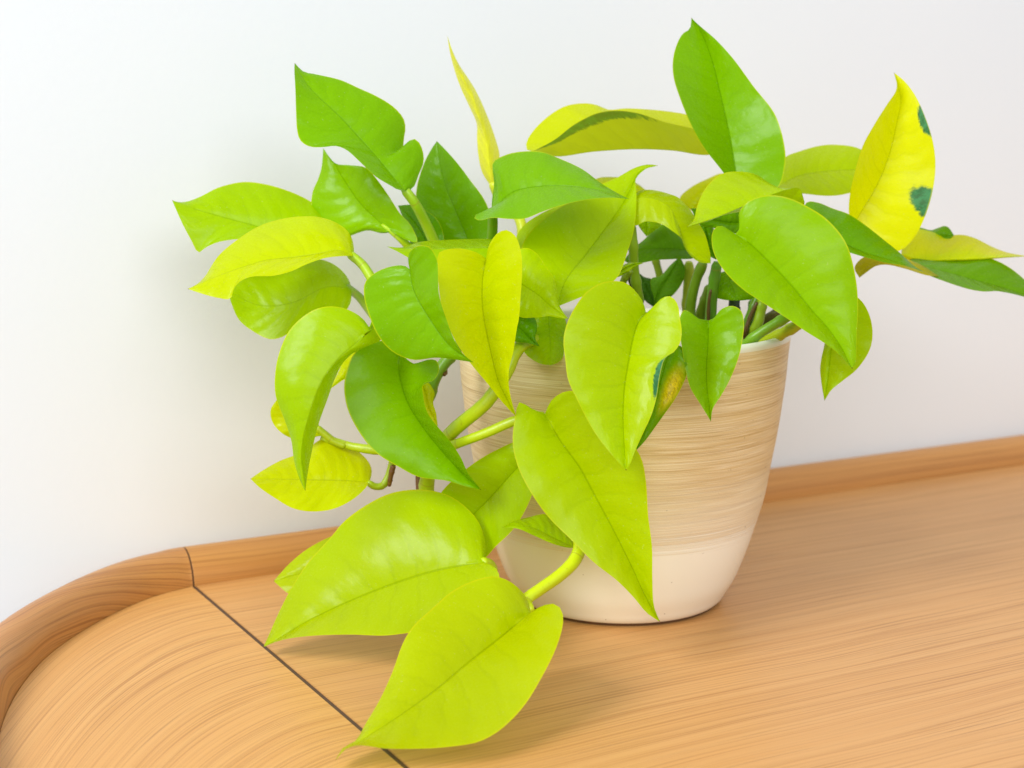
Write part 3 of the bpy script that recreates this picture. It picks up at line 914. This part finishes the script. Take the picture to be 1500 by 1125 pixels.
# --- stems and stalks
V1 = (172, 190, 10)
V2 = (120, 150, 16)
V3 = (96, 140, 22)
V4 = (90, 66, 30)
stem([(840, 500, -3.0), (790, 496, -6.2), (757, 512, -7.4), (738, 552, -7.9), (712, 590, -8.0), (680, 617, -7.6), (655, 640, -7.0), (632, 680, -6.2), (624, 720, -5.6), (640, 790, -6.2)], .0025, .0030, V1)
stem([(797, 608, -8.3), (755, 616, -8.2), (715, 633, -8.0), (672, 649, -7.6), (620, 665, -6.4), (560, 660, -5.0), (515, 654, -4.4), (470, 640, -4.3)], .0021, .0017, V1)
stem([(618, 660, -5.0), (614, 690, -5.2), (616, 725, -5.4), (640, 790, -5.8)], .0016, .0016, (120, 78, 34))
stem([(576, 682, -4.9), (572, 700, -4.9), (570, 712, -4.8)], .0013, .0009, (116, 74, 30))
stem([(700, 470, -3.5), (665, 515, -4.8), (640, 548, -5.2), (625, 590, -5.2)], .0024, .0026, (110, 150, 20))
stem([(650, 540, -5.0), (652, 545, -5.1), (650, 549, -5.3)], .0012, .0009, (100, 66, 30))
# bundle at the right of the pot mouth
stem([(520, 640, -3.4), (640, 528, -4.2), (850, 360, -4.6), (1150, 180, -4.6), (1300, 90, -4.4)], 0.00202, 0.00218, (112, 158, 16), 'Y')
stem([(700, 560, -2.6), (850, 475, -3.0), (1050, 385, -3.6), (1300, 250, -4.2), (1450, 150, -4.4)], 0.00252, 0.00218, (166, 182, 10), 'Y')
stem([(650, 560, -2.0), (740, 400, -2.6), (820, 270, -3.0), (860, 100, -3.0), (880, -60, -3.0)], 0.00252, 0.00202, (136, 164, 20), 'Y')
stem([(660, 600, -1.0), (700, 300, -2.4), (760, 120, -2.6), (830, -40, -2.6)], 0.00210, 0.00185, V3, 'Y')
stem([(720, 560, -1.2), (690, 380, -2.8), (740, 190, -3.0), (820, 20, -3.1)], 0.00101, 0.00084, V4, 'Y')
stem([(700, 520, 0.0), (850, 260, -0.6), (960, 180, -0.8), (1100, 110, -0.8), (1250, 40, -0.6)], 0.00218, 0.00202, (92, 84, 30), 'Y')
stem([(660, 560, 0.6), (720, 380, 0.4), (760, 150, 0.2), (770, 0, 0)], 0.00218, 0.00202, V3, 'Y')
stem([(320, 560, -2.0), (310, 220, -2.4), (320, 0, -2.6), 'x'][:3] + [(345, -200, -2.8), (380, -420, -3.0)], 0.00260, 0.00218, (96, 146, 22), 'Y')
stem([(300, 500, -2.4), (283, 200, -2.75), (290, 0, -3.0), (310, -120, -3.1)], 0.00084, 0.00067, V4, 'Y')
stem([(180, 500, 0.4), (190, 180, 0.0), (250, 0, -0.4), (300, -160, -0.6)], 0.00252, 0.00218, (122, 150, 30), 'Y')
stem([(80, 500, -1.4), (80, 120, -1.6), (105, -60, -1.8), (160, -260, -2.0), (240, -440, -2.2)], 0.00260, 0.00202, (116, 150, 16), 'Y')
stem([(60, 400, 1.8), (50, 60, 1.6), (60, -150, 1.4), (70, -420, 1.0)], 0.00252, 0.00218, (196, 204, 60), 'Y')
stem([(570, 500, 0.2), (565, 60, 0.0), (570, -40, 0), (580, -160, 0)], 0.00286, 0.00235, (40, 60, 20), 'Y')
stem([(310, 560, -1.5), (290, 470, -1.8), (262, 280, -2.2), (255, 120, -2.6), (240, -60, -2.8)], 0.00218, 0.00202, (132, 160, 20), 'Q')
stem([(270, 520, -1.0), (262, 440, -1.4), (240, 360, -1.7), (225, 300, -1.9)], 0.00202, 0.00151, (96, 96, 34), 'Q')
stem([(200, 520, -2.0), (170, 420, -2.8), (190, 360, -3.0), (240, 300, -3.2)], 0.00168, 0.00134, (130, 150, 20), 'Q')
stem([(500, 520, 2.4), (460, 330, 2.4), (430, 220, 2.4), (410, 150, 2.4)], 0.00185, 0.00168, (130, 150, 24), 'Q')
